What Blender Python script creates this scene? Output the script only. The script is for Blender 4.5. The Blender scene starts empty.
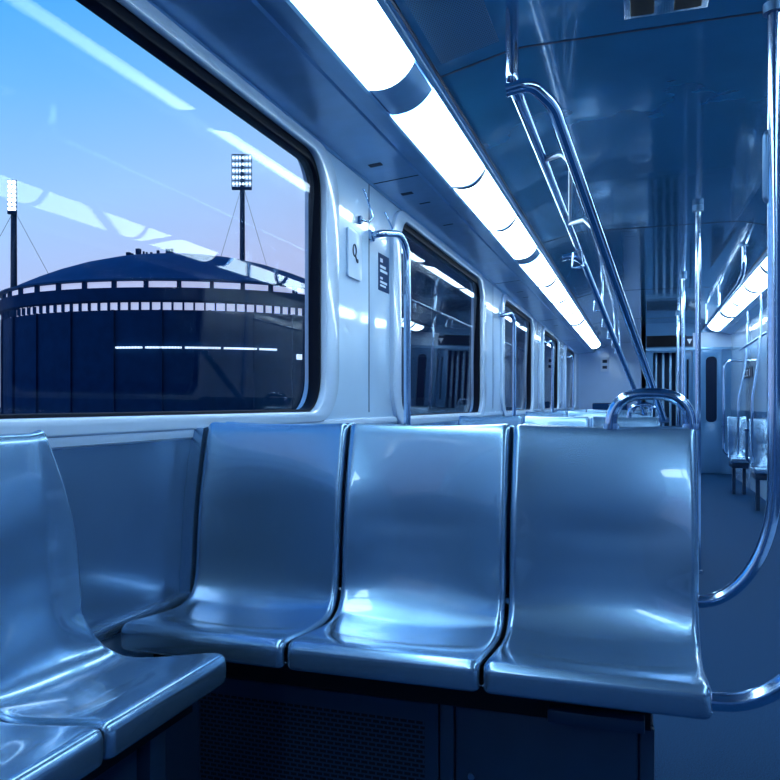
import bpy, bmesh, math, random
from mathutils import Vector, Matrix
random.seed(4)
C = bpy.context.scene.collection
H = 1.10                      # eye height above the floor
PI = math.pi
XL, XR = -1.27, 1.36          # side wall faces
XC = 0.12                     # axis of symmetry of the ceiling
Y0, Y1, YE = -3.2, 17.0, 13.0

# ------------------------------------------------------------------ materials
def nm(name):
    m = bpy.data.materials.new(name); m.use_nodes = True
    nt = m.node_tree
    return m, nt, nt.nodes, nt.links, nt.nodes['Principled BSDF']

def mat(name, col, rough=.4, metal=0., coat=0., noise=0., nscale=40., bump=0., bscale=8., spec=.5, coat_r=.06):
    m, nt, N, L, b = nm(name)
    b.inputs['Base Color'].default_value = (*col, 1)
    b.inputs['Roughness'].default_value = rough
    b.inputs['Metallic'].default_value = metal
    b.inputs['Coat Weight'].default_value = coat
    b.inputs['Coat Roughness'].default_value = coat_r
    b.inputs['Specular IOR Level'].default_value = spec
    tc = N.new('ShaderNodeTexCoord')
    if noise:
        n = N.new('ShaderNodeTexNoise'); n.inputs['Scale'].default_value = nscale
        n.inputs['Detail'].default_value = 4
        L.new(tc.outputs['Object'], n.inputs['Vector'])
        r = N.new('ShaderNodeMapRange')
        r.inputs['From Min'].default_value = .3; r.inputs['From Max'].default_value = .7
        r.inputs['To Min'].default_value = 1 - noise; r.inputs['To Max'].default_value = 1 + noise
        L.new(n.outputs['Fac'], r.inputs['Value'])
        v = N.new('ShaderNodeVectorMath'); v.operation = 'SCALE'
        v.inputs[0].default_value = col
        L.new(r.outputs['Result'], v.inputs['Scale'])
        L.new(v.outputs['Vector'], b.inputs['Base Color'])
    if bump:
        n2 = N.new('ShaderNodeTexNoise'); n2.inputs['Scale'].default_value = bscale
        n2.inputs['Detail'].default_value = 2
        L.new(tc.outputs['Object'], n2.inputs['Vector'])
        bp = N.new('ShaderNodeBump'); bp.inputs['Strength'].default_value = bump
        bp.inputs['Distance'].default_value = .02
        L.new(n2.outputs['Fac'], bp.inputs['Height'])
        L.new(bp.outputs['Normal'], b.inputs['Normal'])
        L.new(bp.outputs['Normal'], b.inputs['Coat Normal'])
    return m

def emit(name, col, s):
    m, nt, N, L, b = nm(name)
    b.inputs['Base Color'].default_value = (.8, .85, .9, 1)
    b.inputs['Emission Color'].default_value = (*col, 1)
    b.inputs['Emission Strength'].default_value = s
    return m

def glass(name, tint=(.90, .94, .98)):
    m, nt, N, L, b = nm(name)
    N.remove(b)
    out = [n for n in N if n.type == 'OUTPUT_MATERIAL'][0]
    t = N.new('ShaderNodeBsdfTransparent'); t.inputs['Color'].default_value = (*tint, 1)
    g = N.new('ShaderNodeBsdfGlossy'); g.inputs['Roughness'].default_value = 0.0
    lw = N.new('ShaderNodeLayerWeight'); lw.inputs['Blend'].default_value = .5
    p = N.new('ShaderNodeMath'); p.operation = 'POWER'; p.inputs[1].default_value = 5
    ma = N.new('ShaderNodeMath'); ma.operation = 'MULTIPLY_ADD'
    ma.inputs[1].default_value = .75; ma.inputs[2].default_value = .012
    mx = N.new('ShaderNodeMixShader')
    L.new(lw.outputs['Facing'], p.inputs[0]); L.new(p.outputs[0], ma.inputs[0])
    L.new(ma.outputs[0], mx.inputs[0]); L.new(t.outputs[0], mx.inputs[1]); L.new(g.outputs[0], mx.inputs[2])
    L.new(mx.outputs[0], out.inputs['Surface'])
    return m

def perforated(name, col, hole, ax, ay, pitch_x, pitch_y, rad, rough=.5, metal=.3):
    """sheet metal with a staggered grid of dark holes; ax, ay pick the object axes of the sheet"""
    m, nt, N, L, b = nm(name)
    b.inputs['Roughness'].default_value = rough; b.inputs['Metallic'].default_value = metal
    tc = N.new('ShaderNodeTexCoord'); s = N.new('ShaderNodeSeparateXYZ')
    L.new(tc.outputs['Object'], s.inputs[0])
    def mth(op, a, bb=None):
        n = N.new('ShaderNodeMath'); n.operation = op
        for i, x in enumerate((a, bb)):
            if x is None: continue
            if isinstance(x, (int, float)): n.inputs[i].default_value = x
            else: L.new(x, n.inputs[i])
        return n.outputs[0]
    gy = mth('DIVIDE', s.outputs[ay], pitch_y)
    row = mth('FLOOR', gy)
    odd = mth('MULTIPLY', mth('FLOORED_MODULO', row, 2.0), .5)
    gx = mth('ADD', mth('DIVIDE', s.outputs[ax], pitch_x), odd)
    fx = mth('ABSOLUTE', mth('SUBTRACT', mth('FRACT', gx), .5))
    fy = mth('ABSOLUTE', mth('SUBTRACT', mth('FRACT', gy), .5))
    inx = mth('LESS_THAN', fx, rad[0]); iny = mth('LESS_THAN', fy, rad[1])
    h = mth('MULTIPLY', inx, iny)
    mx = N.new('ShaderNodeMix'); mx.data_type = 'RGBA'
    mx.inputs['A'].default_value = (*col, 1); mx.inputs['B'].default_value = (*hole, 1)
    L.new(h, mx.inputs['Factor']); L.new(mx.outputs['Result'], b.inputs['Base Color'])
    return m

M = dict(
    seat=mat('seat_blue', (.19, .355, .545), rough=.27, metal=.84, coat=1.0, noise=.03, nscale=60, coat_r=.03),
    seat_edge=mat('seat_back', (.03, .09, .22), rough=.5, metal=.3),
    steel=mat('tube_steel', (.50, .67, .88), rough=.14, metal=1., noise=.05, nscale=90),
    steel_dark=mat('clamp_steel', (.09, .19, .34), rough=.35, metal=.8),
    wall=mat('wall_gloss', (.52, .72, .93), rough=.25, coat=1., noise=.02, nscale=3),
    sill=mat('sill_gloss', (.58, .75, .95), rough=.25, coat=.8, noise=.02, nscale=5),
    dado=mat('dado_blue', (.12, .24, .41), rough=.22, metal=.6, coat=.7, noise=.06, nscale=6),
    cove=mat('cove_metal', (.20, .42, .68), rough=.28, metal=.35, coat=.3, noise=.08, nscale=7, bump=.05),
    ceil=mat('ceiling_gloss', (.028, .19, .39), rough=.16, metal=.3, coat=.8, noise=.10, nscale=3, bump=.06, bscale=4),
    seam=mat('seam_dark', (.003, .018, .06), rough=.6),
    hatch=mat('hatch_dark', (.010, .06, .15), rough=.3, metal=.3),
    gasket=mat('gasket_black', (.001, .004, .014), rough=.55, spec=.15),
    floor=mat('floor_vinyl', (.008, .046, .120), rough=.75, noise=.5, nscale=260, spec=.08),
    under=mat('under_metal', (.008, .035, .09), rough=.45, metal=.3, noise=.06, nscale=12),
    black=mat('deep_black', (.001, .003, .010), rough=.6, spec=.2),
    lamp=emit('lamp_diffuser', (.62, .85, 1.0), 14.5),
    glass=glass('window_glass'),
    plate=mat('plate_pale', (.58, .74, .94), rough=.3, coat=.4, noise=.02),
    sticker=mat('sticker_navy', (.003, .04, .13), rough=.6, spec=.1, noise=.05),
    white=mat('print_white', (.68, .80, .95), rough=.5, noise=.02),
    endwall=mat('endwall_pale', (.48, .67, .92), rough=.4, coat=.3, noise=.03, nscale=3),
    door=mat('door_blue', (.07, .21, .42), rough=.35, metal=.3, coat=.3, noise=.05, nscale=4),
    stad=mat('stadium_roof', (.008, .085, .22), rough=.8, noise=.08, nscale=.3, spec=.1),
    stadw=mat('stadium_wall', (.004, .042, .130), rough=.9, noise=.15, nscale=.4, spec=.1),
    stadsky=emit('stadium_sky_glow', (.54, .57, .80), .95),  # pale sky behind the open stadium bands, put in as emission
    stadlamp=emit('stadium_lamp_line', (.75, .88, 1.0), 1.3),
    flood=emit('flood_lamp', (.75, .92, 1.0), 2.2),
    floodhot=emit('flood_lamp_hot', (.9, .97, 1.0), 14.0),
    mast=mat('mast_navy', (.004, .04, .11), rough=.8, noise=.05, spec=.1),
    ground=mat('ballast_ground', (.003, .02, .06), rough=.9, noise=.3, nscale=2),
    bldg=mat('building_dark', (.003, .018, .055), rough=.8, noise=.2, nscale=.5),
    bldgwin=mat('building_glazing', (.001, .012, .045), rough=.4, spec=.15),
    perf=perforated('perforated_ceiling', (.05, .18, .36), (.004, .04, .11), 'X', 'Y', .009, .009, (.30, .30), rough=.4),
    grille=perforated('heater_grille_mesh', (.012, .04, .10), (.0005, .002, .008), 'X', 'Z', .020, .0115, (.40, .30), rough=.5),
)

# ------------------------------------------------------------------ helpers
def link(name, me, m=None, parent=None, smooth=False):
    o = bpy.data.objects.new(name, me); C.objects.link(o)
    if m is not None: me.materials.append(m)
    if parent is not None: o.parent = parent
    if smooth:
        for p in me.polygons: p.use_smooth = True
    return o

def bm_obj(name, bm, m, parent=None, smooth=False, auto=None, fix=True):
    me = bpy.data.meshes.new(name)
    if fix: bmesh.ops.recalc_face_normals(bm, faces=bm.faces[:])
    if auto is not None:
        for f in bm.faces: f.smooth = True
        for e in bm.edges:
            if len(e.link_faces) == 2 and e.calc_face_angle(0) > auto: e.smooth = False
    bm.to_mesh(me); bm.free()
    return link(name, me, m, parent, smooth)

def add_box(bm, lo, hi, bev=0., seg=2):
    g = bmesh.ops.create_cube(bm, size=1.0)
    vs = g['verts']
    for v in vs:
        v.co = Vector([lo[i] + (v.co[i] + .5) * (hi[i] - lo[i]) for i in range(3)])
    if bev:
        es = list({e for v in vs for e in v.link_edges})
        bmesh.ops.bevel(bm, geom=es, offset=bev, segments=seg, affect='EDGES', profile=.5)

def box(name, lo, hi, m, parent=None, bev=0., seg=2):
    bm = bmesh.new(); add_box(bm, lo, hi, bev, seg)
    return bm_obj(name, bm, m, parent, auto=.6 if bev else None)

def fillet(pts, r, n=7):
    """round the corners of a polyline"""
    pts = [Vector(p) for p in pts]; out = [pts[0]]
    for i in range(1, len(pts) - 1):
        a, b, c = pts[i - 1], pts[i], pts[i + 1]
        u, w = (a - b), (c - b); lu, lw = u.length, w.length; u.normalize(); w.normalize()
        ang = u.angle(w)
        if ang > PI - .02: out.append(b); continue
        rr = r[i] if isinstance(r, dict) and i in r else (r if not isinstance(r, dict) else r.get('d', .05))
        t = min(rr / math.tan(ang / 2), lu * .49, lw * .49)
        p0, p1 = b + u * t, b + w * t
        rad = t * math.tan(ang / 2)
        cen = b + (u + w).normalized() * (rad / math.sin(ang / 2))
        v0, v1 = p0 - cen, p1 - cen
        tot = v0.angle(v1)
        for k in range(n + 1):
            f = k / n
            s = math.sin(tot)
            out.append(cen + (v0 * math.sin((1 - f) * tot) + v1 * math.sin(f * tot)) / s)
    out.append(pts[-1])
    return out

def add_tube(bm, pts, rad, n=14, closed=False, caps=True):
    pts = [Vector(p) for p in pts]
    clean = [pts[0]]
    for p in pts[1:]:
        if (p - clean[-1]).length > 1e-5: clean.append(p)
    pts = clean
    if closed and (pts[0] - pts[-1]).length < 1e-5: pts.pop()
    k = len(pts)
    def tan(i):
        if closed: return (pts[(i + 1) % k] - pts[i - 1]).normalized()
        if i == 0: return (pts[1] - pts[0]).normalized()
        if i == k - 1: return (pts[-1] - pts[-2]).normalized()
        return ((pts[i + 1] - pts[i]).normalized() + (pts[i] - pts[i - 1]).normalized()).normalized()
    t = tan(0)
    nrm = t.orthogonal().normalized()
    rings = []
    for i in range(k):
        t2 = tan(i)
        q = t.rotation_difference(t2); nrm = (q @ nrm); nrm = (nrm - t2 * nrm.dot(t2)).normalized()
        bn = t2.cross(nrm); t = t2
        rings.append([bm.verts.new(pts[i] + (nrm * math.cos(a) + bn * math.sin(a)) * rad)
                      for a in [2 * PI * j / n for j in range(n)]])
    for i in range(k if closed else k - 1):
        A, B = rings[i], rings[(i + 1) % k]
        for j in range(n):
            bm.faces.new((A[j], A[(j + 1) % n], B[(j + 1) % n], B[j]))
    if caps and not closed:
        bm.faces.new(rings[0][::-1]); bm.faces.new(rings[-1])

def tube(name, pts, rad, m, parent=None, fr=None, n=14, closed=False):
    bm = bmesh.new()
    if fr: pts = fillet(pts, fr)
    add_tube(bm, pts, rad, n, closed)
    return bm_obj(name, bm, m, parent, auto=.9)

def add_cyl(bm, p, q, r, n=20):
    add_tube(bm, [p, q], r, n)

def cyl(name, p, q, r, m, parent=None, n=20):
    bm = bmesh.new(); add_cyl(bm, p, q, r, n)
    return bm_obj(name, bm, m, parent, auto=.9)

def rrect(x0, y0, x1, y1, r, n=8):
    pts = []
    for cx, cy, a0 in ((x1 - r, y1 - r, 0), (x0 + r, y1 - r, PI / 2), (x0 + r, y0 + r, PI), (x1 - r, y0 + r, 1.5 * PI)):
        for k in range(n + 1):
            a = a0 + PI / 2 * k / n
            pts.append((cx + r * math.cos(a), cy + r * math.sin(a)))
    return pts

def sheet(name, loops, thick, m, parent, place, bevel=0.):
    """flat plate with holes; loops are (outer, hole, hole ...) in the plate's own plane"""
    cu = bpy.data.curves.new(name, 'CURVE'); cu.dimensions = '2D'; cu.fill_mode = 'BOTH'
    cu.extrude = max(thick / 2 - bevel, 1e-4); cu.bevel_depth = bevel; cu.bevel_resolution = 2
    for lp in loops:
        s = cu.splines.new('POLY'); s.points.add(len(lp) - 1); s.use_cyclic_u = True
        for p, (x, y) in zip(s.points, lp): p.co = (x, y, 0, 1)
    tmp = bpy.data.objects.new('tmp', cu); C.objects.link(tmp)
    dg = bpy.context.evaluated_depsgraph_get()
    me = bpy.data.meshes.new_from_object(tmp.evaluated_get(dg))
    C.objects.unlink(tmp); bpy.data.objects.remove(tmp); bpy.data.curves.remove(cu)
    bm = bmesh.new(); bm.from_mesh(me); bpy.data.meshes.remove(me)
    bmesh.ops.remove_doubles(bm, verts=bm.verts[:], dist=1e-5)
    for v in bm.verts: v.co = place(v.co)
    return bm_obj(name, bm, m, parent, auto=.5)

def on_x(x):  return lambda c: Vector((x + c.z, c.x, c.y))       # plate facing along X, plate x = Y, plate y = Z
def on_y(y):  return lambda c: Vector((c.x, y + c.z, c.y))       # plate facing along Y

def extrude_y(name, poly, y0, y1, m, parent=None, auto=.5):
    """closed polygon in X,Z pushed along Y"""
    bm = bmesh.new()
    a = [bm.verts.new((x, y0, z)) for x, z in poly]; b = [bm.verts.new((x, y1, z)) for x, z in poly]
    n = len(poly)
    for i in range(n): bm.faces.new((a[i], a[(i + 1) % n], b[(i + 1) % n], b[i]))
    bm.faces.new(a); bm.faces.new(b[::-1])
    return bm_obj(name, bm, m, parent, auto=auto)

def thing(name, label, cat, loc=(0, 0, 0), rz=0., group=None):
    o = bpy.data.objects.new(name, None); C.objects.link(o)
    o.empty_display_size = .05
    o.location = loc; o.rotation_euler = (0, 0, rz)
    o['label'] = label; o['category'] = cat
    if group: o['group'] = group
    return o

def tag(o, label, cat, group=None):
    o['label'] = label; o['category'] = cat
    if group: o['group'] = group
    return o

def struct(o):
    o['kind'] = 'structure'; return o

def dup(root, loc, rz=0., label=None, group=None):
    r = root.copy(); C.objects.link(r); r.location = loc; r.rotation_euler = (0, 0, rz)
    if label: r['label'] = label
    if group: r['group'] = group
    for ch in list(root.children):
        c = ch.copy(); C.objects.link(c); c.parent = r
        for g in list(ch.children):
            d = g.copy(); C.objects.link(d); d.parent = c
    return r

def catmull(P, per=6):
    P = [Vector(p) for p in P]; out = []
    Q = [2 * P[0] - P[1]] + P + [2 * P[-1] - P[-2]]
    for i in range(1, len(Q) - 2):
        p0, p1, p2, p3 = Q[i - 1:i + 3]
        for k in range(per):
            t = k / per
            out.append(.5 * ((2 * p1) + (p2 - p0) * t + (2 * p0 - 5 * p1 + 4 * p2 - p3) * t * t + (3 * p1 - p0 - 3 * p2 + p3) * t ** 3))
    out.append(P[-1])
    return out

# ------------------------------------------------------------------ the setting
struct(box('floor', (XL - .1, Y0 - .1, -.06), (XR + .1, Y1 + .1, 0), M['floor']))

WIN = [(-2.9, -.35), (.55, 2.95), (4.0, 6.30), (7.38, 9.45), (10.62, 12.6), (13.95, 15.95)]
WR = [(-2.9, -.35), (.55, 2.95), (4.0, 6.30)]
WB, WT, WRAD = H - .036, H + 1.035, .15

def wb(a): return WB if a < 3 else WB - .045
def side_wall(name, x_face, sgn, wins):
    outer = [(Y0 - .1, 0), (Y1 + .1, 0), (Y1 + .1, H + 1.085), (Y0 - .1, H + 1.085)]
    return struct(sheet(name, [outer] + [rrect(a, wb(a), b, WT, WRAD) for a, b in wins], .08, M['wall'], None,
                        on_x(x_face + sgn * .04)))
side_wall('wall_left', XL, -1, WIN)
side_wall('wall_right', XR, 1, WR)

def window(name, a, b, xf, s):
    """s = +1 for the left wall (room towards +X)"""
    B = wb(a)
    fr = struct(sheet(name, [rrect(a - .13, B - .030, b + .13, WT + .035, .20), rrect(a - .005, B - .005, b + .005, WT + .005, WRAD)],
                      .03, M['sill'], None, on_x(xf + s * .008), bevel=.010))
    sheet('gasket', [rrect(a - .004, B - .004, b + .004, WT + .004, WRAD), rrect(a + .014, B + .010, b - .014, WT - .034, WRAD - .03)],
          .050, M['gasket'], fr, on_x(xf - s * .032), bevel=.004)
    sheet('pane', [rrect(a + .012, B + .006, b - .012, WT - .025, WRAD - .02)], .008, M['glass'], fr,
          lambda c: Vector((xf - s * (.034 - (c.y - H - .5) * .030) + c.z, c.x, c.y)))
    return fr
for i, (a, b) in enumerate(WIN): window('window_%d' % (i + 1), a, b, XL, 1)
for i, (a, b) in enumerate(WR): window('window_%d' % (i + 7), a, b, XR, -1)

# ledge under the windows, dado panel, seams between the wall panels
struct(box('trim_1', (XL - .005, Y0, H - .100), (XL + .012, Y1, H - .068), M['sill'], bev=.004))
struct(box('trim_2', (XL - .005, Y0, H - .56), (XL + .006, Y1, H - .104), M['dado']))
struct(box('trim_3', (XL - .005, Y0, H - .575), (XL + .034, 1.925, H - .545), M['dado'], bev=.006))
struct(box('trim_4', (XR - .006, Y0, H - .56), (XR + .005, YE, H - .09), M['dado']))
bm = bmesh.new()
for y in (3.53, 6.86, 10.05, 13.3):
    add_box(bm, (XL - .004, y - .004, H - .04), (XL + .0015, y + .004, H + 1.085))
struct(bm_obj('trim_5', bm, M['seam']))

# ceiling: flat middle, sloping sides, lamp channels and cove panels over the windows
def mir(poly): return [(2 * XC - x, z) for x, z in poly]
cs = [(-.73, 1.228), (-.45, 1.296), (-.40, 1.30)]
cr = mir(cs)[::-1]
top = [(x, z + .05) for x, z in cs + cr]
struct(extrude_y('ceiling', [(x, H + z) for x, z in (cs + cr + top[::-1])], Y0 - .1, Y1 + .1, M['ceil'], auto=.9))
cove = [(-1.35, 1.083), (-1.262, 1.083), (-1.255, 1.090), (-1.02, 1.113), (-1.012, 1.121), (-.985, 1.123), (-.978, 1.113), (-.935, 1.118), (-.925, 1.124), (-.925, 1.165), (-1.35, 1.165)]
covr = [(2 * XC - x, z) if x > -1.1 else (XR + (x - XL) * -1, z) for x, z in cove]
covr = [(min(x, XR + .08), z) for x, z in covr]
struct(extrude_y('trim_6', [(x, H + z) for x, z in cove], Y0 - .1, Y1 + .1, M['cove'], auto=.3))
struct(extrude_y('trim_7', [(x, H + z) for x, z in covr], Y0 - .1, YE, M['cove'], auto=.3))
lipl = [(-.755, 1.212), (-.748, 1.205), (-.735, 1.214), (-.733, 1.222), (-.718, 1.226), (-.712, 1.234), (-.72, 1.29), (-.755, 1.29)]
struct(extrude_y('trim_8', [(x, H + z) for x, z in lipl], Y0 - .1, Y1 + .1, M['cove'], auto=.3))
struct(extrude_y('trim_9', [(x, H + z) for x, z in mir(lipl)], Y0 - .1, YE, M['cove'], auto=.3))
# roof of the lamp channel
struct(extrude_y('trim_10', [(-.94, H + 1.160), (-.74, H + 1.245), (-.74, H + 1.30), (-.94, H + 1.30)], Y0 - .1, Y1, M['cove']))
struct(extrude_y('trim_11', [(x, H + z) for x, z in mir([(-.94, 1.160), (-.74, 1.245), (-.74, 1.30), (-.94, 1.30)])], Y0 - .1, YE, M['cove']))
# dark seam strips across the ceiling and along its sides
bm = bmesh.new()
def seam_across(y, w=.006):
    P = cs + cr
    for i in range(len(P) - 1):
        (x0, z0), (x1, z1) = P[i], P[i + 1]
        q = [bm.verts.new((x0, y - w, H + z0 - .0015)), bm.verts.new((x1, y - w, H + z1 - .0015)),
             bm.verts.new((x1, y + w, H + z1 - .0015)), bm.verts.new((x0, y + w, H + z0 - .0015))]
        r = [bm.verts.new(v.co + Vector((0, 0, .004))) for v in q]
        bm.faces.new(q[::-1]); bm.faces.new(r)
        for k in range(4): bm.faces.new((q[k], q[(k + 1) % 4], r[(k + 1) % 4], r[k]))
for y in (2.78, 5.9, 9.1, 12.2): seam_across(y)
for x in (-.716, 2 * XC + .716): add_box(bm, (x - .004, Y0, H + 1.2245), (x + .004, Y1 if x < 0 else YE, H + 1.236))
struct(bm_obj('trim_12', bm, M['seam']))
# cove panel joints, keyholes and slots
bm = bmesh.new()
def cz(x): return H + 1.090 + (x + 1.255) / .235 * .023
def cove_mark(x0, x1, y, w):
    q = [bm.verts.new((x, yy, cz(x) - dz)) for dz in (.0018, -.003) for x, yy in ((x0, y - w), (x1, y - w), (x1, y + w), (x0, y + w))]
    for f in ((0, 1, 2, 3), (7, 6, 5, 4), (0, 4, 5, 1), (1, 5, 6, 2), (2, 6, 7, 3), (3, 7, 4, 0)): bm.faces.new([q[i] for i in f])
for y in (.3, 3.55, 6.85, 10.1, 13.4): cove_mark(-1.252, -1.022, y, .004)
for y in (1.75, 4.02, 4.55, 7.5, 7.9, 10.9): cove_mark(-1.15, -1.09, y, .007)
for y in (3.30, 3.80): cove_mark(-1.185, -1.125, y, .020)
struct(bm_obj('trim_13', bm, M['seam']))

# end of the car: a set-back bay on the left, a doorway on the right
struct(box('wall_back_left', (XL - .1, Y1, 0), (.08, Y1 + .08, H + 1.35), M['endwall']))
struct(box('wall_partition', (.02, YE, 0), (.09, Y1, H + 1.35), M['endwall']))
struct(box('wall_near', (XL - .1, Y0 - .1, 0), (XR + .1, Y0, H + 1.35), M['door']))
we = struct(sheet('wall_back_right', [[(.02, 0), (XR + .1, 0), (XR + .1, H + 1.35), (.02, H + 1.35)], rrect(.20, .03, .80, H + .83, .03)],
                  .08, M['door'], None, on_y(YE + .04)))
# ------------------------------------------------------------------ ceiling lamps
def lamp_pt(f, bulge=.032):
    """cross-section of the diffuser: f runs 0 (window side) .. 1 (aisle side)"""
    a, b = Vector((-.922, 1.130)), Vector((-.758, 1.208))
    nrm = Vector((b.y - a.y, -(b.x - a.x))).normalized()
    return a.lerp(b, f) + nrm * bulge * (1 - (2 * f - 1) ** 2)

def bowed(name, y0, y1, m, parent, mirror, lift=0., thick=.008, yb=0.):
    bm = bmesh.new(); n = 10
    rows = []
    for y in (y0, y1):
        lo, hi = [], []
        for k in range(n + 1):
            p = lamp_pt(k / n, .032 + lift)
            q = p + Vector((-.43, .90)) * thick
            xs = [(p.x, p.y), (q.x, q.y)]
            if mirror: xs = [(2 * XC - x, z) for x, z in xs]
            lo.append(bm.verts.new((xs[0][0], y, H + xs[0][1]))); hi.append(bm.verts.new((xs[1][0], y, H + xs[1][1])))
        rows.append((lo, hi))
    (a, b), (c, d) = rows
    for k in range(n):
        bm.faces.new((a[k], a[k + 1], c[k + 1], c[k])); bm.faces.new((b[k], d[k], d[k + 1], b[k + 1]))
        bm.faces.new((a[k], b[k], b[k + 1], a[k + 1])); bm.faces.new((c[k], c[k + 1], d[k + 1], d[k]))
    bm.faces.new((a[0], c[0], d[0], b[0])); bm.faces.new((a[n], b[n], d[n], c[n]))
    return bm_obj(name, bm, m, parent, auto=.7)

LAB = ['long ceiling lamp above the near window, running out of the picture top',
       'glowing ceiling lamp of three diffusers above the wall with the switch plate',
       'glowing ceiling lamp of four diffusers above the third and fourth windows',
       'farthest lamp of the window-side strip, ending at the pale end wall']
LABR = [None, None, 'right-hand ceiling lamp nearer the camera, partly behind the tall pole',
        'right-hand ceiling lamp at the far end, beside the doorway header']
def fixture(y0, y1, n, mirror, label, gap=.022):
    t = thing('ceiling_lamp', label, 'lamp', group='curved strip lamps along the ceiling')
    L = (y1 - y0) / n
    if y0 > 6: gap = .042
    for k in range(n):
        bowed('diffuser', y0 + k * L + gap, y0 + (k + 1) * L - gap, M['lamp'], t, mirror)
    for k in range(1, n):
        bowed('divider', y0 + k * L - gap, y0 + k * L + gap, M['hatch'], t, mirror, lift=.008, thick=.014)
    bowed('end_cap', y1 - gap, y1 + .225, M['cove'], t, mirror, lift=-.004)
    return t
FX = [(-.55, 2.6, 3), (2.84, 5.95, 3), (6.18, 11.1, 4), (11.35, 16.0, 4)]
for (a, b, n), l in zip(FX, LAB): fixture(a, b, n, False, l)
fixture(-3.0, -.79, 2, False, 'ceiling lamp over the window side behind the camera')
fixture(-.55, 2.6, 3, True, 'aisle-side ceiling lamp on the right, level with the camera')
fixture(2.84, 5.95, 3, True, 'right-hand ceiling lamp just ahead of the camera, beside the picture edge')
fixture(6.18, 10.72, 4, True, LABR[2])
fixture(10.95, 12.75, 3, True, LABR[3])

# perforated ceiling vents
def vent(y0, y1, xs, label):
    (xa, xb) = xs
    za = 1.228 + (xa + .73) / .28 * .068; zb = 1.228 + (xb + .73) / .28 * .068
    t = thing('ceiling_vent', label, 'vent', (0, 0, 0))
    bm = bmesh.new()
    q = [bm.verts.new(p) for dz in (.004, -.004) for p in ((xa, y0, H + za - dz), (xb, y0, H + zb - dz), (xb, y1, H + zb - dz), (xa, y1, H + za - dz))]
    for f in ((0, 1, 2, 3), (7, 6, 5, 4), (0, 4, 5, 1), (1, 5, 6, 2), (2, 6, 7, 3), (3, 7, 4, 0)): bm.faces.new([q[i] for i in f])
    bm_obj('perforated_sheet', bm, M['perf'], t)
    return t
vent(.9, 2.68, (-.685, -.475), 'perforated ceiling vent beside the near lamp, at the picture top')
t = thing('ceiling_hatch', 'pair of dark recessed slots in the middle of the ceiling, at the picture top', 'hatch', (0, 0, 0))
for xa, xb in ((-.03, .045), (.105, .19)): box('slot', (xa, 1.9, H + 1.290), (xb, 2.66, H + 1.306), M['black'], t, bev=.004)
box('slot_surround', (-.05, 1.88, H + 1.294), (.21, 2.68, H + 1.3065), M['ceil'], t, bev=.003)

# ------------------------------------------------------------------ seats
PROF = [(.016, -.066), (.004, -.060), (.0, -.048), (.0, -.022), (.004, -.008), (.016, .0015), (.045, .002), (.10, -.003), (.17, -.010), (.240, -.013),
        (.283, -.006), (.311, .012), (.327, .045), (.335, .090), (.339, .155), (.346, .225), (.357, .300), (.373, .375), (.389, .440),
        (.399, .474), (.408, .488), (.422, .492), (.436, .486), (.442, .470)]
def seat_shell(width, depth=1.0, dish=1.0, far_in=0., far_top=0., per=5, nx=34, ER=.016):
    """moulded shell: seat faces -Y, front edge at y=0, pan at z=0"""
    pr = catmull([(0, y * depth, z) for y, z in PROF], per)
    n = len(pr)
    ss = [0.]
    for i in range(1, n): ss.append(ss[-1] + (pr[i] - pr[i - 1]).length)
    S = ss[-1]
    hw = width / 2
    # across: denser at the edges
    ts = []
    for k in range(nx + 1):
        f = -1 + 2 * k / nx
        ts.append(math.copysign(1 - (1 - abs(f)) ** 1.7, f))
    ED = ER
    bm = bmesh.new(); grid = []
    for i in range(n):
        tg = (pr[min(i + 1, n - 1)] - pr[max(i - 1, 0)]).normalized()
        nr = Vector((0, -tg.z, tg.y))                                # towards the sitter
        s = ss[i]; y, z = pr[i].y / depth, pr[i].z
        # hollow: none at the lip and at the top roll
        if z < .06 and y < .30: d = .018 * min(1, max(0, (y - .05) / .12)) ** 1.5
        else: d = (.018 + .012 * min(1, max(0, z / .15))) * (.22 + .78 * min(1, max(0, (.47 - z) / .24)))
        d *= dish
        # rounded shoulders at the top of the back, rounded front lip corners
        sh = 0.
        e = S - s
        r = .060
        if e < r: sh = .030 * (1 - math.sqrt(max(0, 1 - ((r - e) / r) ** 2)))
        fi = 0.
        if far_in:
            fi = far_in * .42 * min(1, max(0, y - .03) / .24)
            if z > -.004 and y > .2: fi += far_in * .58 * min(1, (z + .004) / .10) ** .8
            if z > .08: fi += (far_top - far_in) * min(1, max(0, (z - .24) / .23)) ** 1.5
        row = []
        for t in ts:
            w = hw - sh
            x = t * w
            if t > 0: x -= t * fi
            ee = (1 - abs(t)) * w
            drop = 0.
            if ee < ER: drop = ED * (1 - math.sqrt(max(0, 1 - ((ER - ee) / ER) ** 2)))
            prof = 1 - (abs(t) / .95) ** 2.2 if abs(t) < .95 else 0
            # the rim stands a touch proud of the hollow
            p = Vector((x, pr[i].y, pr[i].z)) - nr * (drop + d * prof)
            row.append(bm.verts.new(p))
        grid.append(row)
    for i in range(n - 1):
        for j in range(len(ts) - 1):
            bm.faces.new((grid[i][j], grid[i][j + 1], grid[i + 1][j + 1], grid[i + 1][j]))
    return bm

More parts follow.
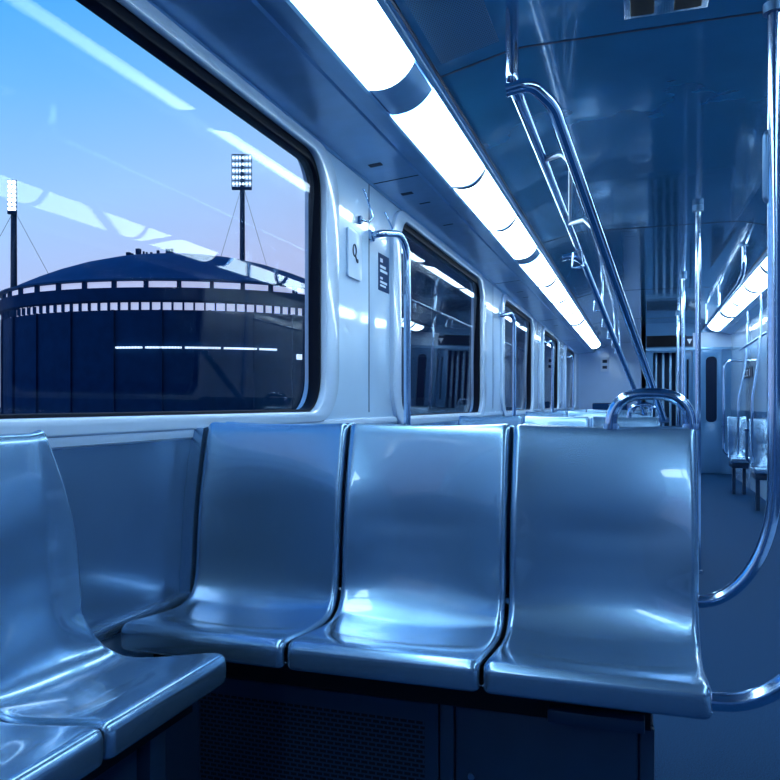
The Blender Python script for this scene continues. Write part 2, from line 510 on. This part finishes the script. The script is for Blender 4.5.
def make_seat(label, loc, rz, width, **k):
    t = thing('passenger_chair', label, 'seat', loc, rz, group=None)
    o = bm_obj('seat_shell', seat_shell(width, **k), M['seat'], t, smooth=True, fix=False)
    md = o.modifiers.new('thickness', 'SOLIDIFY'); md.thickness = .006; md.offset = -1
    # stiffening plate bolted behind the back
    hwid = width / 2 - .04
    dp = k.get('depth', 1.0)
    bm = bmesh.new()
    pts = [(.392, .10), (.398, .20), (.408, .30), (.418, .38), (.424, .43), (.434, .43), (.434, .05), (.386, .05)]
    a = [bm.verts.new((-hwid, y * dp + .002, z)) for y, z in pts]
    b = [bm.verts.new((hwid - k.get('far_top', 0), y * dp + .002, z)) for y, z in pts]
    for i in range(len(pts)): bm.faces.new((a[i], a[(i + 1) % len(pts)], b[(i + 1) % len(pts)], b[i]))
    bm.faces.new(a); bm.faces.new(b[::-1])
    bm_obj('rear_support', bm, M['seat_edge'], t)
    return t

ZP = H - .545                 # height of the seat pans
YF = 1.57                     # front edge of the first row
PW = (.136 + 1.225) / 3
SX = [.136 - PW * (.5 + i) for i in range(3)]
G1 = 'seats of the row facing the camera'
first = []
names = ['aisle-side seat of the front row, with the arched grab handle on top',
         'middle seat of the front row facing the camera',
         'window-side seat of the front row, reflecting blue sky, beside the wall panel']
s0 = make_seat(names[0], (SX[0], YF, ZP), 0, PW - .007); s0['group'] = G1; first.append(s0)
for i in (1, 2): first.append(dup(s0, (SX[i], YF, ZP), 0, names[i], G1))

def handle(parent):
    """arched hand hold standing on the seat's top edge, in the seat's own space"""
    zt = .488
    xa, xb = -.205 + PW / 2 - .0, PW / 2 - .018
    h = bmesh.new()
    pts = []
    cx, rx = (xa + xb) / 2, (xb - xa) / 2
    for k in range(25):
        a = PI - PI * k / 24
        c, s = math.cos(a), math.sin(a)
        pts.append((cx + rx * math.copysign(abs(c) ** .75, c), .424, zt + .082 * abs(s) ** .8))
    add_tube(h, pts, .0148, 14)
    o = bm_obj('grab_handle', h, M['steel'], parent, auto=.9)
    f = bmesh.new()
    f.free()
    for x in (xa, xb): cyl('foot_flange', (x, .424, zt - .006), (x, .424, zt + .008), .019, M['steel'], o)
    return o
handle(s0)

# seats along the wall, facing the aisle
LX, LW = -.856, .400
l1 = make_seat('seat along the window wall at far left, next to the row of three', (LX, 1.275, ZP - .002), PI / 2, LW - .006, depth=.88, far_in=.108, far_top=.150)
l2 = make_seat('seat at the bottom left corner of the picture, nearest the camera', (LX, 1.275 - LW, ZP - .002), PI / 2, LW - .006, depth=.88)
for o in (l1, l2): o['group'] = 'seats along the window wall'

# the far side of the first row and the rows beyond it
POS = ['aisle-side', 'middle', 'window-side']
for i, x in enumerate(SX):
    dup(first[1], (x, 2.03 + .442 + .012 , ZP), PI, '%s seat turned away behind the front row, only top edge showing' % POS[i], 'seats turned away behind the front row')
s2 = make_seat('aisle-side seat of the second row ahead, seen through the arched handle', (SX[0], 4.86, ZP - .03), 0, PW - .007)
s2['group'] = 'seats of the rows further down'
handle(s2)
for r, (yy, nm_) in enumerate(((4.86, 'second'), (8.16, 'third'), (11.46, 'fourth'))):
    for i, x in enumerate(SX):
        if r == 0 and i == 0: continue
        src = s2 if i == 0 else first[1]
        dup(src, (x, yy, ZP - .03), 0, '%s seat of the %s row ahead, top edge showing above the front seats' % (POS[i], nm_), 'seats of the rows further down')

# upright cheek plate between the first row and the wall
pf = [(y - .004, z) for y, z in PROF if z > .03 and y < .405]
pf = pf + [(.430, .478), (.430, -.035), (.326, -.035)]
bm = bmesh.new()
a = [bm.verts.new((-.0180, y, z)) for y, z in pf]; b = [bm.verts.new((.0180, y, z)) for y, z in pf]
for i in range(len(pf)): bm.faces.new((a[i], a[(i + 1) % len(pf)], b[(i + 1) % len(pf)], b[i]))
bm.faces.new(a); bm.faces.new(b[::-1])
bmesh.ops.bevel(bm, geom=[e for e in bm.edges if len(e.link_faces) == 2 and e.calc_face_angle(0) > .8], offset=.004, segments=2, affect='EDGES')
ck = bm_obj('end_plate', bm, M['seat'], None, auto=.5)
ck.location = (-1.2450, YF, ZP)
tag(ck, 'narrow upright end plate between the window-side seat and the wall panel', 'end plate')

# ------------------------------------------------------------------ cabinets below the seats
t = thing('underseat_cabinet', 'dark cabinet with heater grille and locked panel below the row of three', 'cabinet', (0, 1.74, 0))
ztop = H - .700
box('body', (-1.245, .012, 0), (.028, .62, ztop), M['under'], t)
fr_ = sheet('grille_frame', [[(-1.235, .06), (-.452, .06), (-.452, ztop - .01), (-1.235, ztop - .01)], rrect(-1.10, .11, -.485, ztop - .05, .006, 2)], .014, M['under'], t, on_y(.006))
box('grille', (-1.11, .006, .10), (-.475, .011, ztop - .04), M['grille'], fr_)
box('divider_post', (-.447, -.004, .02), (-.414, .012, ztop - .004), M['under'], t, bev=.003)
pn = box('access_panel', (-.408, -.002, .05), (-.004, .012, ztop - .008), M['under'], t, bev=.003)
pn['label'] = 'plain dark access panel with a small round lock'
bm = bmesh.new(); add_cyl(bm, (-.372, -.007, .235), (-.372, 0, .235), .008)
bm_obj('lock', bm, M['steel_dark'], pn, auto=.9)
box('corner_post', (.000, -.006, 0), (.030, .012, ztop - .002), M['under'], t, bev=.003)
rl = box('seat_rail', (-1.22, -.03, ztop + .004), (.022, .03, ztop + .075), M['black'], t)
box('seat_rail', (-1.22, .25, ztop + .004), (.022, .60, ztop + .085), M['black'], t)
box('bracket', (-.19, -.075, ztop + .012), (.01, -.032, ztop + .040), M['under'], rl, bev=.004)

dup(t, (0, 5.03, -.03), 0, 'dark cabinet below the second row of seats, hidden behind the front row', None)
t = thing('wall_seat_cabinet', 'dark cabinet below the seats along the window wall, at the lower left', 'cabinet', (XL, 0, 0))
box('body', (.03, -.4, 0), (.20, 1.50, ztop + .02), M['under'], t)
box('front_panel', (.20, -.38, .02), (.215, 1.18, ztop - .0), M['under'], t, bev=.003)
box('seat_rail', (.16, -.4, ztop + .0201), (.33, 1.46, ztop + .048), M['black'], t)
box('corner_post', (.19, 1.44, 0), (.235, 1.50, ztop - .002), M['under'], t, bev=.004)

# ------------------------------------------------------------------ grab poles and rails
R1 = .0165
t = thing('grab_pole', 'tall steel pole at the picture right edge, curving in behind the aisle seat', 'pole', (0, 0, 0), group='steel poles beside the aisle seat')
tube('tube', [(.118, 1.925, H - .465)] + [(.125 + .167 * math.sin(a), 1.925, H - .185 - .28 * math.cos(a)) for a in [PI / 2 * k / 16 for k in range(17)]] + [(.292, 1.925, H + 1.30)], .0148, M['steel'], t, n=18)
tube('grab_loop', [(.292, 1.925, H + .635), (.275, 1.925, H + .615), (.275, 1.925, H + .47), (.292, 1.925, H + .455)], .0075, M['steel_dark'], t, fr=.012)
cyl('clamp', (.292, 1.925, H + .893), (.292, 1.925, H + .915), .024, M['steel_dark'], t)
cyl('ceiling_flange', (.292, 1.925, H + 1.285), (.292, 1.925, H + 1.301), .04, M['steel_dark'], t)
t = thing('grab_pole', 'bent steel tube leaving the front corner of the aisle seat', 'pole', (0, 0, 0), group='steel poles beside the aisle seat')
tube('tube', [(.11, 1.60, H - .578)] + [(.145 + .225 * math.sin(a), 1.60, H - .228 - .35 * math.cos(a)) for a in [PI / 2 * k / 16 for k in range(17)]] + [(.37, 1.60, H + 1.30)], .0175, M['steel'], t, n=18)
cyl('ceiling_flange', (.37, 1.60, H + 1.285), (.37, 1.60, H + 1.301), .04, M['steel_dark'], t)

def stanchion(x, y, label):
    t = thing('stanchion', label, 'pole', (x, y, 0), group='upright poles in the aisle')
    cyl('tube', (0, 0, 0), (0, 0, H + 1.298), .0175, M['steel'], t, n=18)
    cyl('ceiling_flange', (0, 0, H + 1.262), (0, 0, H + 1.2995), .035, M['steel_dark'], t)
    cyl('floor_flange', (0, 0, 0), (0, 0, .012), .028, M['steel_dark'], t)
stanchion(.362, 5.36, 'tallest upright aisle pole, rising beside the corner of the aisle seat')
stanchion(.415, 8.20, 'second upright aisle pole, left of the tall one and further away')
stanchion(.52, 11.6, 'farthest and shortest of the upright aisle poles, in front of the dark header')

# overhead rail on the seat side with its vertical start
RX, RZ = -.375, H + 1.0
t = thing('overhead_rail', 'long overhead steel rail above the seats, near end turned up to the ceiling', 'rail', (0, 0, 0))
tube('tube', [(RX - .01, 2.41, H + 1.31), (RX - .01, 2.41, RZ + .02), (RX, 2.46, RZ), (RX, 16.98, RZ)], .0205, M['steel'], t, fr={'d': .10, 1: .06, 2: .08}, n=18)
for y in (6.6, 8.4, 10.4, 12.6): cyl('coupling', (RX, y - .09, RZ), (RX, y + .09, RZ), .024, M['steel_dark'], t)
for y in (8.3, 12.3, 15.5):
    cyl('hanger', (RX, y, RZ), (RX, y, H + 1.298), .012, M['steel'], t)
for a, b in (((RX, 3.16, RZ), (-.236, 2.79, H + .868)), ((RX, 4.32, RZ), (-.178, 3.15, H + .708))):
    m_ = Vector(a).lerp(Vector(b), .72) + Vector((0, 0, .030))
    tube('cross_bar', [a, m_, b], .011, M['steel_dark'], t, fr=.25)
tube('brace', [(-.236, 2.80, H + .863), (RX + .008, 4.28, RZ - .01)], .008, M['steel_dark'], t)

# slanting poles from the overhead rail down to the seat tops
def slant(dy, dx, label):
    t = thing('slanted_pole', label, 'pole', (dx, dy, 0), group='slanted steel poles')
    tube('tube', [(-.405, 2.415, H + 1.0), (-.33, 2.42, H + 1.015), (-.272, 2.54, H + .985), (.142, 5.02, H - .10)], .0215, M['steel'], t, fr={'d': .06, 1: .09, 2: .25}, n=18)
    cyl('foot_flange', (.142, 5.02, H - .115), (.142, 5.02, H - .085), .034, M['steel_dark'], t)
    return t
slant(0, 0, 'thick slanted steel pole descending from the overhead rail to behind the arched handle')
slant(2.9, -.10, 'second slanted steel pole, alongside the thick one and further away')

# hanging grips
def grip(y, dz, label, s=1.0):
    t = thing('hanging_grip', label, 'grip', (RX, y, RZ), group='hand grips hanging from the overhead rail')
    cyl('collar', (0, -.014, 0), (0, .014, 0), .0225, M['steel_dark'], t)
    tube('loop', [(0, 0, -.014), (-.030 * s, 0, -.03), (-.042 * s, 0, -.125 * s), (.034 * s, 0, -.125 * s), (.022 * s, 0, -.03), (0, 0, -.014)], .0058, M['steel'], t, fr=.010)
for i, y in enumerate((5.0, 7.4, 9.0, 10.6, 12.2, 13.8)):
    grip(y, .1, ['nearest hand grip hanging below the overhead rail', 'second hand grip along the overhead rail', 'third hand grip along the overhead rail',
                 'fourth hand grip along the overhead rail', 'fifth hand grip along the overhead rail', 'last hand grip along the overhead rail'][i])

# rail on the far side of the aisle
t = thing('ceiling_rail', 'ceiling hung rail with bent near end beside the right-hand lamps', 'rail', (.79, 0, 0))
tube('tube', [(0, 6.66, H + 1.29), (0, 6.66, H + 1.06), (0.0, 6.98, H + 1.02), (0.03, 11.3, H + 1.02)], .0165, M['steel'], t, fr={'d': .10}, n=16)
for y in (8.8, 10.4): cyl('hanger', (.012, y, H + 1.02), (.012, y, H + 1.29), .012, M['steel'], t)
cyl('ceiling_flange', (0, 6.66, H + 1.262), (0, 6.66, H + 1.282), .034, M['steel_dark'], t)
t = thing('wall_rail', 'straight rail with two long bent poles above the seats on the right', 'rail', (0, 0, 0))
tube('tube', [(1.2, 7.0, H + .73), (1.2, 10.5, H + .68)], .014, M['steel'], t)
for y, x0, x1 in ((10.0, 1.225, 1.125), (8.5, 1.165, 1.085)):
    tube('bent_pole', [(x0 + .01, y, H + 1.14), (x0, y, H + .70), (x0 - .03, y, H + .40), (x1, y, H + .05), (x1, y, H - .60)], .013, M['steel'], t, fr=.4)

# wall poles at the windows
def wallpole(y, label):
    t = thing('wall_pole', label, 'pole', (XL, y, 0), group='bent poles at the window edges')
    tube('tube', [(0, -.30, H + .835), (.06, -.30, H + .842), (.10, 0, H + .90), (.10, 0, H - .22), (.004, 0.0, H - .30)], .0185, M['steel'], t, fr={'d': .06, 1: .05, 2: .12, 3: .08}, n=18)
    cyl('wall_flange', (.002, -.30, H + .835), (.016, -.30, H + .835), .030, M['steel'], t)
for y, l in ((3.85, 'bent steel pole at the window edge beside the navy sticker'), (7.45, 'bent steel pole at the third window'),
             (10.88, 'bent steel pole at the fourth window'), (14.3, 'bent steel pole at the last window on the left')): wallpole(y, l)

# ------------------------------------------------------------------ wall fittings
t = thing('switch_plate', 'pale wall plate with a small dark key symbol between the windows', 'plate', (XL, 3.31, H + .695))
sheet('plate', [rrect(-.085, -.11, .085, .11, .012, 4)], .012, M['plate'], t, on_x(.006), bevel=.003)
bm = bmesh.new()
add_tube(bm, [(.013, -.012 + .020 * math.cos(a), .018 + .027 * math.sin(a)) for a in [2 * PI * k / 18 for k in range(18)]], .0035, 8, closed=True)
add_tube(bm, [(.013, .0, -.008), (.013, .018, -.030)], .004, 8)
add_cyl(bm, (.011, .026, -.026), (.015, .026, -.026), .010, 12)
bm_obj('key_symbol', bm, M['seam'], t)
t = thing('sticker', 'navy sticker with lines of white print beside the window pole', 'sticker', (XL, 3.755, H + .68))
box('sheet', (.0002, -.085, -.095), (.002, .085, .095), M['sticker'], t)
bm = bmesh.new()
for z, y0, y1, h in ((.062, -.06, -.02, .020), (.030, -.06, .03, .014), (.008, -.06, .055, .014), (-.030, -.06, -.02, .012), (-.050, -.06, .05, .012), (-.068, -.06, .03, .010)):
    add_box(bm, (.0021, y0, z - h / 2), (.0028, y1, z + h / 2))
bm_obj('print', bm, M['white'], t)

def hook(y, z, label, s=1.):
    t = thing('coat_hook', label, 'hook', (XL, y, z), group='coat hooks on the wall')
    cyl('base', (.001, 0, -.055 * s), (.014, 0, -.055 * s), .020 * s, M['steel_dark'], t)
    tube('wire', [(.012, 0, -.055 * s), (.040, .03 * s, -.060 * s), (.050, .055 * s, -.03 * s), (.022, .05 * s, .06 * s), (.012, .02 * s, .10 * s)], .005, M['steel'], t, fr=.02)
hook(3.39, H + .93, 'wire coat hook on the wall above the switch plate')
hook(3.72, H + .925, 'small wire hook beside the top of the window pole', .7)

# end wall fittings
t = thing('notice_plate', 'small white notice with two dark symbols on the pale end wall', 'sign', (-.72, Y1, H + .85))
box('plate', (-.085, -.012, -.15), (.085, -.001, .15), M['white'], t)
box('symbol', (-.045, -.014, .035), (.05, -.0122, .10), M['seam'], t); box('symbol', (-.045, -.014, -.09), (.05, -.0122, -.03), M['seam'], t)
t = thing('equipment_box', 'low dark box against the pale end wall', 'box', (-.62, 16.6, 0))
box('body', (-.33, -.1, 0), (.36, .39, H + .02), M['sticker'], t, bev=.03)
box('latch', (.0, -.115, H - .03), (.08, -.1005, H - .0), M['steel'], t)

t = thing('header_display', 'black display panel in the header over the end doorway', 'display', (0, YE, 0))
box('screen', (.10, -.03, H + .92), (.70, -.002, H + 1.10), M['black'], t, bev=.01)
bm = bmesh.new()
v = [bm.verts.new((x, yy, H + z)) for yy in (-.032, -.0302) for x, z in ((.71, 1.035), (.79, 1.035), (.75, .955))]
bm.faces.new(v[:3]); bm.faces.new(v[3:][::-1])
for k in range(3): bm.faces.new((v[k], v[(k + 1) % 3], v[3 + (k + 1) % 3], v[3 + k]))
bb = box('sign_panel', (.695, -.030, H + .92), (.80, -.002, H + 1.08), M['seam'], t)
bm_obj('triangle_symbol', bm, M['white'], bb)
struct(box('trim_14', (.09, YE - .025, H + .85), (XR, YE, H + .90), M['cove'], bev=.006))
struct(box('trim_15', (.80, YE - .02, H + .902), (XR, YE, H + 1.13), M['endwall']))

def sliding_leaf(name, x0, x1, wx, wz, y):
    d = struct(sheet(name, [[(x0, .02), (x1, .02), (x1, H + .85), (x0, H + .85)], rrect(wx[0], wz[0], wx[1], wz[1], min(.07, (wx[1] - wx[0]) * .49))], .04, M['door'], None, on_y(y), bevel=.004))
    sheet('window_pane', [rrect(wx[0] - .02, wz[0] - .02, wx[1] + .02, wz[1] + .02, .06)], .008, M['bldgwin'], d, on_y(y + .012))
    return d
sliding_leaf('door_1', .80, 1.22, (.985, 1.155), (H - .29, H + .75), YE - .025)
sliding_leaf('door_2', .62, .795, (.705, .745), (H - .05, H + .72), YE + .045)
# folded connecting curtain and slim posts seen through the doorway
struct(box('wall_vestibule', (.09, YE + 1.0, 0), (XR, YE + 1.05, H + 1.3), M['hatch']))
t = thing('gangway_bellows', 'row of upright folds inside the far doorway', 'bellows', (0, 0, 0))
for x in (.25, .36, .47, .57): box('fold', (x - .018, YE + .15, .03), (x + .018, YE + .21, H + .84), M['cove'], t, bev=.008)

t = thing('wall_sign', 'small dark sign with pale characters on the right-hand wall', 'sign', (XR, 11.0, H + .41))
box('plate', (-.010, -.44, -.065), (-.0005, .44, .065), M['seam'], t)
bm = bmesh.new()
for y0, y1 in ((.12, .30), (-.04, .08)):
    add_box(bm, (-.0118, y0, .030), (-.0102, y1, .042)); add_box(bm, (-.0118, y0, -.042), (-.0102, y1, -.030)); add_box(bm, (-.0118, y1 - .04, -.03), (-.0102, y1, .03))
add_box(bm, (-.0118, -.22, -.042), (-.0102, -.17, .042))
bm_obj('characters', bm, M['white'], t)

# right-hand seats with their hand rails
RZP = H - .645
def side_seat(x, y, w, label, lf):
    o = make_seat(label, (x, y, RZP), 0, w); o['group'] = 'narrow seats against the right-hand wall'
    t = thing('bench_frame', lf, 'bench frame', (x, y, 0), group='bench frames on the right')
    box('beam', (-w / 2 + .02, .06, RZP - .13), (w / 2 - .02, .40, RZP - .068), M['under'], t, bev=.01)
    box('leg', (-w / 2 + .04, .18, 0), (-w / 2 + .075, .24, RZP - .1301), M['under'], t)
    box('leg', (w / 2 - .075, .18, 0), (w / 2 - .04, .24, RZP - .1301), M['under'], t)
side_seat(1.15, 9.95, .23, 'farther narrow seat against the right-hand wall, beside the doorway', 'frame and legs below the farther right-hand seat')
side_seat(1.225, 8.45, .25, 'nearer narrow seat against the right-hand wall, beside the tall pole', 'frame and legs below the nearer right-hand seat')
t = thing('seat_hand_rail', 'tall hooked hand rail at the far end of the right-hand seats', 'rail', (0, 0, 0), group='hand rails at the right-hand seats')
tube('tube', [(XR - .002, 11.5, H + .60), (1.11, 11.5, H + .60), (1.107, 11.5, H - .66), (1.22, 11.5, H - .75), (XR - .002, 11.5, H - .75)], .016, M['steel'], t, fr={'d': .10})
cyl('collar', (1.107, 11.5, H - .33), (1.107, 11.5, H - .30), .028, M['steel'], t)
t = thing('seat_hand_rail', 'short curved hand rail between the two right-hand seats', 'rail', (0, 0, 0), group='hand rails at the right-hand seats')
tube('tube', [(1.12, 9.2, H - .29), (1.12, 9.2, H - .60), (1.18, 9.2, H - .67), (XR - .002, 9.2, H - .67)], .015, M['steel_dark'], t, fr={'d': .06})
cyl('collar', (1.12, 9.2, H - .30), (1.12, 9.2, H - .275), .03, M['steel'], t)

# ------------------------------------------------------------------ outside
GZ = -1.4
struct(box('ground', (-420, -150, GZ - .3), (200, 420, GZ), M['ground']))
SC = Vector((-116.3, 173.2, 0)); SR = 44.4; EL = 32.7 / 44.4
t = thing('stadium', 'low domed stadium with two open bands showing pale sky, beyond the near window', 'stadium', (SC.x, SC.y, GZ), .171)
ZO = H - GZ
def lathe(name, prof, m, parent, n=144):
    bm = bmesh.new(); rings = []
    for r, z in prof:
        if r < 1e-4: rings.append([bm.verts.new((0, 0, z))] * n)
        else: rings.append([bm.verts.new((r * math.cos(2 * PI * k / n), EL * r * math.sin(2 * PI * k / n), z)) for k in range(n)])
    for i in range(len(prof) - 1):
        for k in range(n):
            f = [rings[i][k], rings[i][(k + 1) % n], rings[i + 1][(k + 1) % n], rings[i + 1][k]]
            u = []
            for v in f:
                if v not in u: u.append(v)
            if len(u) > 2: bm.faces.new(u)
    return bm_obj(name, bm, m, parent, auto=.5)
def roofz(r): return ZO + 27.8 + 11.0 * (1 - (r / SR) ** 2.14)
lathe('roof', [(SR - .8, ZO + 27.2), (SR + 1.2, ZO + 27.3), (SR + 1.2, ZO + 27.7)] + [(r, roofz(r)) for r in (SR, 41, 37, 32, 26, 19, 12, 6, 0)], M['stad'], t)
lathe('upper_sky_glow', [(SR - .5, ZO + 25.8), (SR - .5, ZO + 27.3)], M['stadsky'], t)  # glowing strip added in place of sky seen through an open gap
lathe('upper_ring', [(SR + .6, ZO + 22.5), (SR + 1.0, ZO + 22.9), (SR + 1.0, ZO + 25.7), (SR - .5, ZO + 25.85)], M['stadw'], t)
lathe('lower_sky_glow', [(SR - .3, ZO + 20.8), (SR - .3, ZO + 22.5)], M['stadsky'], t)  # second added glow strip, standing for sky through the lower gap
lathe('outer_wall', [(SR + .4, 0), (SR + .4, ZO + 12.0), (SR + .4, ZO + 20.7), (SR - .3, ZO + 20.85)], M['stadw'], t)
def fin(k, n, z0, z1, w, r):
    a = 2 * PI * (k + .5) / n
    p = Vector((r * math.cos(a), EL * r * math.sin(a), 0))
    c, s_ = Vector((EL * math.cos(a), math.sin(a), 0)).normalized().to_tuple()[:2]
    g = bmesh.ops.create_cube(bm, size=1.0)['verts']
    for v in g:
        x, y, z = v.co
        v.co = (p.x + x * c - y * w * s_, p.y + x * s_ + y * w * c, z0 + (z + .5) * (z1 - z0))
bm = bmesh.new()
for k in range(38): fin(k, 38, ZO + 25.75, ZO + 27.35, .9, SR - .1)
for k in range(116): fin(k, 116, ZO + 20.8, ZO + 22.5, .36, SR)
for k in range(26): fin(k, 26, 0, ZO + 20.8, .6, SR + .45)
bm_obj('mullions', bm, M['stadw'], t)
bm = bmesh.new()
a0 = 5.32 - .171
for k in range(420):
    a = 2 * PI * (k + .5) / 420
    if abs((a - a0 + PI) % (2 * PI) - PI) < .42 and (k * 7) % 13: fin(k, 420, ZO + 12.25, ZO + 12.65, .54, SR + .55)
bm_obj('lamp_line', bm, M['stadlamp'], t)
bm = bmesh.new()
for k, w_ in ((382, 1.2), (386, .5), (389, .5), (393, .4)): fin(k, 420, ZO + 10.4, ZO + (11.6 if w_ > 1 else 11.1), w_, SR + .5)
bm_obj('entrance_lamp', bm, M['stadlamp'], t)
# small plant boxes and vents along the ridge
bm = bmesh.new()
dirv = Vector((math.cos(math.radians(18.2) - .171), math.sin(math.radians(18.2) - .171), 0))
for off, w, h in ((-7.2, 1.0, 1.0), (-6.2, .5, .7), (-4.6, 1.1, 1.5), (-3.2, .4, .9), (-2.4, .4, .7), (-1.2, .5, .6), (.6, .6, .9), (3.4, 1.2, 1.1), (4.3, .6, 1.2)):
    p = dirv * (off - 5.5)
    add_box(bm, (p.x - w / 2, p.y - w / 2, roofz(p.length) - 1.2), (p.x + w / 2, p.y + w / 2, roofz(p.length) + h * 1.3 + .7))
bm_obj('roof_plant', bm, M['mast'], t)

def direction(u):                 # horizontal direction of a bearing measured from the car axis
    a = math.atan((u - 390) / 760) - math.radians(18.2)
    return a
def mast(u, depth, z_head0, z_head1, width, cols, rows, hot, label, yaw=0.):
    a = direction(u); dist = depth / math.cos(a + math.radians(18.2))
    x, y = dist * math.sin(a), dist * math.cos(a)
    t = thing('floodlight_mast', label, 'floodlight', (x, y, GZ), math.radians(18.2) + yaw, group='floodlight masts')
    bm = bmesh.new()
    rings = []
    zt = ZO + z_head0
    n = 12
    for z, r in ((0, 1.15), (zt, .85), (ZO + z_head1, .5)):
        rings.append([bm.verts.new((r * math.cos(2 * PI * k / n), r * math.sin(2 * PI * k / n) + 1.0, z)) for k in range(n)])
    for i in range(2):
        for k in range(n): bm.faces.new((rings[i][k], rings[i][(k + 1) % n], rings[i + 1][(k + 1) % n], rings[i + 1][k]))
    bm.faces.new(rings[0]); bm.faces.new(rings[-1])
    bm_obj('pole', bm, M['mast'], t, auto=.6)
    bm = bmesh.new()
    hw = width / 2; z0, z1 = zt, ZO + z_head1
    dz = (z1 - z0) / rows
    add_box(bm, (-hw, -.5, z0 - .9), (hw, .5, z0))
    for r in range(rows + 1): add_box(bm, (-hw, -.2, z0 + r * dz - .14), (hw, .2, z0 + r * dz + .14))
    for c in range(cols + 1):
        xx = -hw + c * width / cols; add_box(bm, (xx - .10, -.15, z0), (xx + .10, .15, z1))
    bm_obj('head_frame', bm, M['mast'], t)
    for r in range(rows):
        for c in range(cols):
            xx = -hw + (c + .5) * width / cols; zz = z0 + (r + .5) * dz
            b2 = bmesh.new()
            add_cyl(b2, (xx, -.55, zz), (xx, .05, zz), min(width / cols, dz) * .36, 10)
            bm_obj('lamp', b2, M['floodhot' if hot else 'flood'], t)
    bm = bmesh.new()
    for s in (-1, 1): add_tube(bm, [(s * .6, 1.2, zt - .5), (s * 12.0, 1.2, ZO + 38)], .07, 6)
    bm_obj('guy_wire', bm, M['mast'], t)
mast(241.8, 270, 77.0, 88.6, 7.0, 6, 5, False, 'floodlight mast with a grid of lamps rising behind the stadium roof')
mast(12.2, 235, 59.6, 69.2, 2.6, 2, 7, True, 'brightly lit floodlight mast at the picture left edge', yaw=.0)

t = thing('trackside_building', 'dark building beside the track, behind the second window', 'building', (-26, 58, GZ))
box('wall', (0, 0, 0), (22, 60, 30), M['bldg'], t)
box('parapet', (-.4, -.4, 30.001), (22.4, 60.4, 31), M['bldg'], t)
for k in range(6):
    for r in range(5):
        box('window', (1.2 + k * 3.5, -.12, 3 + r * 5.4), (3.4 + k * 3.5, -.005, 6.2 + r * 5.4), M['bldgwin'], t)

# ------------------------------------------------------------------ dusk sky
w = bpy.data.worlds.new('dusk'); bpy.context.scene.world = w; w.use_nodes = True
N, L = w.node_tree.nodes, w.node_tree.links
bg = N['Background']
tc = N.new('ShaderNodeTexCoord'); sp = N.new('ShaderNodeSeparateXYZ'); L.new(tc.outputs['Generated'], sp.inputs[0])
def mth(op, a, b):
    n = N.new('ShaderNodeMath'); n.operation = op
    for i, x in enumerate((a, b)):
        if isinstance(x, (int, float)): n.inputs[i].default_value = x
        else: L.new(x, n.inputs[i])
    return n.outputs[0]
# height above the horizon, with the blue lower towards the left of the view
f = mth('ADD', sp.outputs['Z'], mth('MULTIPLY', mth('ADD', sp.outputs['X'], .60), -.30))
rp = N.new('ShaderNodeValToRGB'); L.new(f, rp.inputs[0])
e = rp.color_ramp.elements
e[0].position = 0.0; e[0].color = (.48, .47, .66, 1)
e[1].position = .62; e[1].color = (.02, .22, .66, 1)
for p, c in ((.14, (.46, .51, .76)), (.25, (.36, .57, .91)), (.37, (.17, .47, .92)), (.49, (.035, .36, .86))):
    x = e.new(p); x.color = (*c, 1)
# unseen right side of the sky darkened to cut reflections in the glass
dk = N.new('ShaderNodeMapRange'); dk.interpolation_type = 'SMOOTHSTEP'
dk.inputs['From Min'].default_value = -.15; dk.inputs['From Max'].default_value = .45
L.new(sp.outputs['X'], dk.inputs['Value'])
mxw = N.new('ShaderNodeMix'); mxw.data_type = 'RGBA'
mxw.inputs['B'].default_value = (.012, .05, .14, 1)
L.new(dk.outputs['Result'], mxw.inputs['Factor']); L.new(rp.outputs['Color'], mxw.inputs['A'])
L.new(mxw.outputs['Result'], bg.inputs['Color'])
bg.inputs['Strength'].default_value = 1.28

# ------------------------------------------------------------------ camera and view
cam = bpy.data.cameras.new('camera'); co = bpy.data.objects.new('camera', cam); C.objects.link(co)
co.location = (0, 0, H); co.rotation_euler = (PI / 2, 0, math.radians(18.2))
cam.sensor_width = 36; cam.lens = 760 / 780 * 36; cam.shift_y = 14 / 780
cam.clip_start = .02; cam.clip_end = 2000
sc = bpy.context.scene; sc.camera = co
vs = sc.view_settings
vs.view_transform = 'Standard'; vs.look = 'None'; vs.gamma = 1; vs.use_curve_mapping = False; vs.exposure = 0
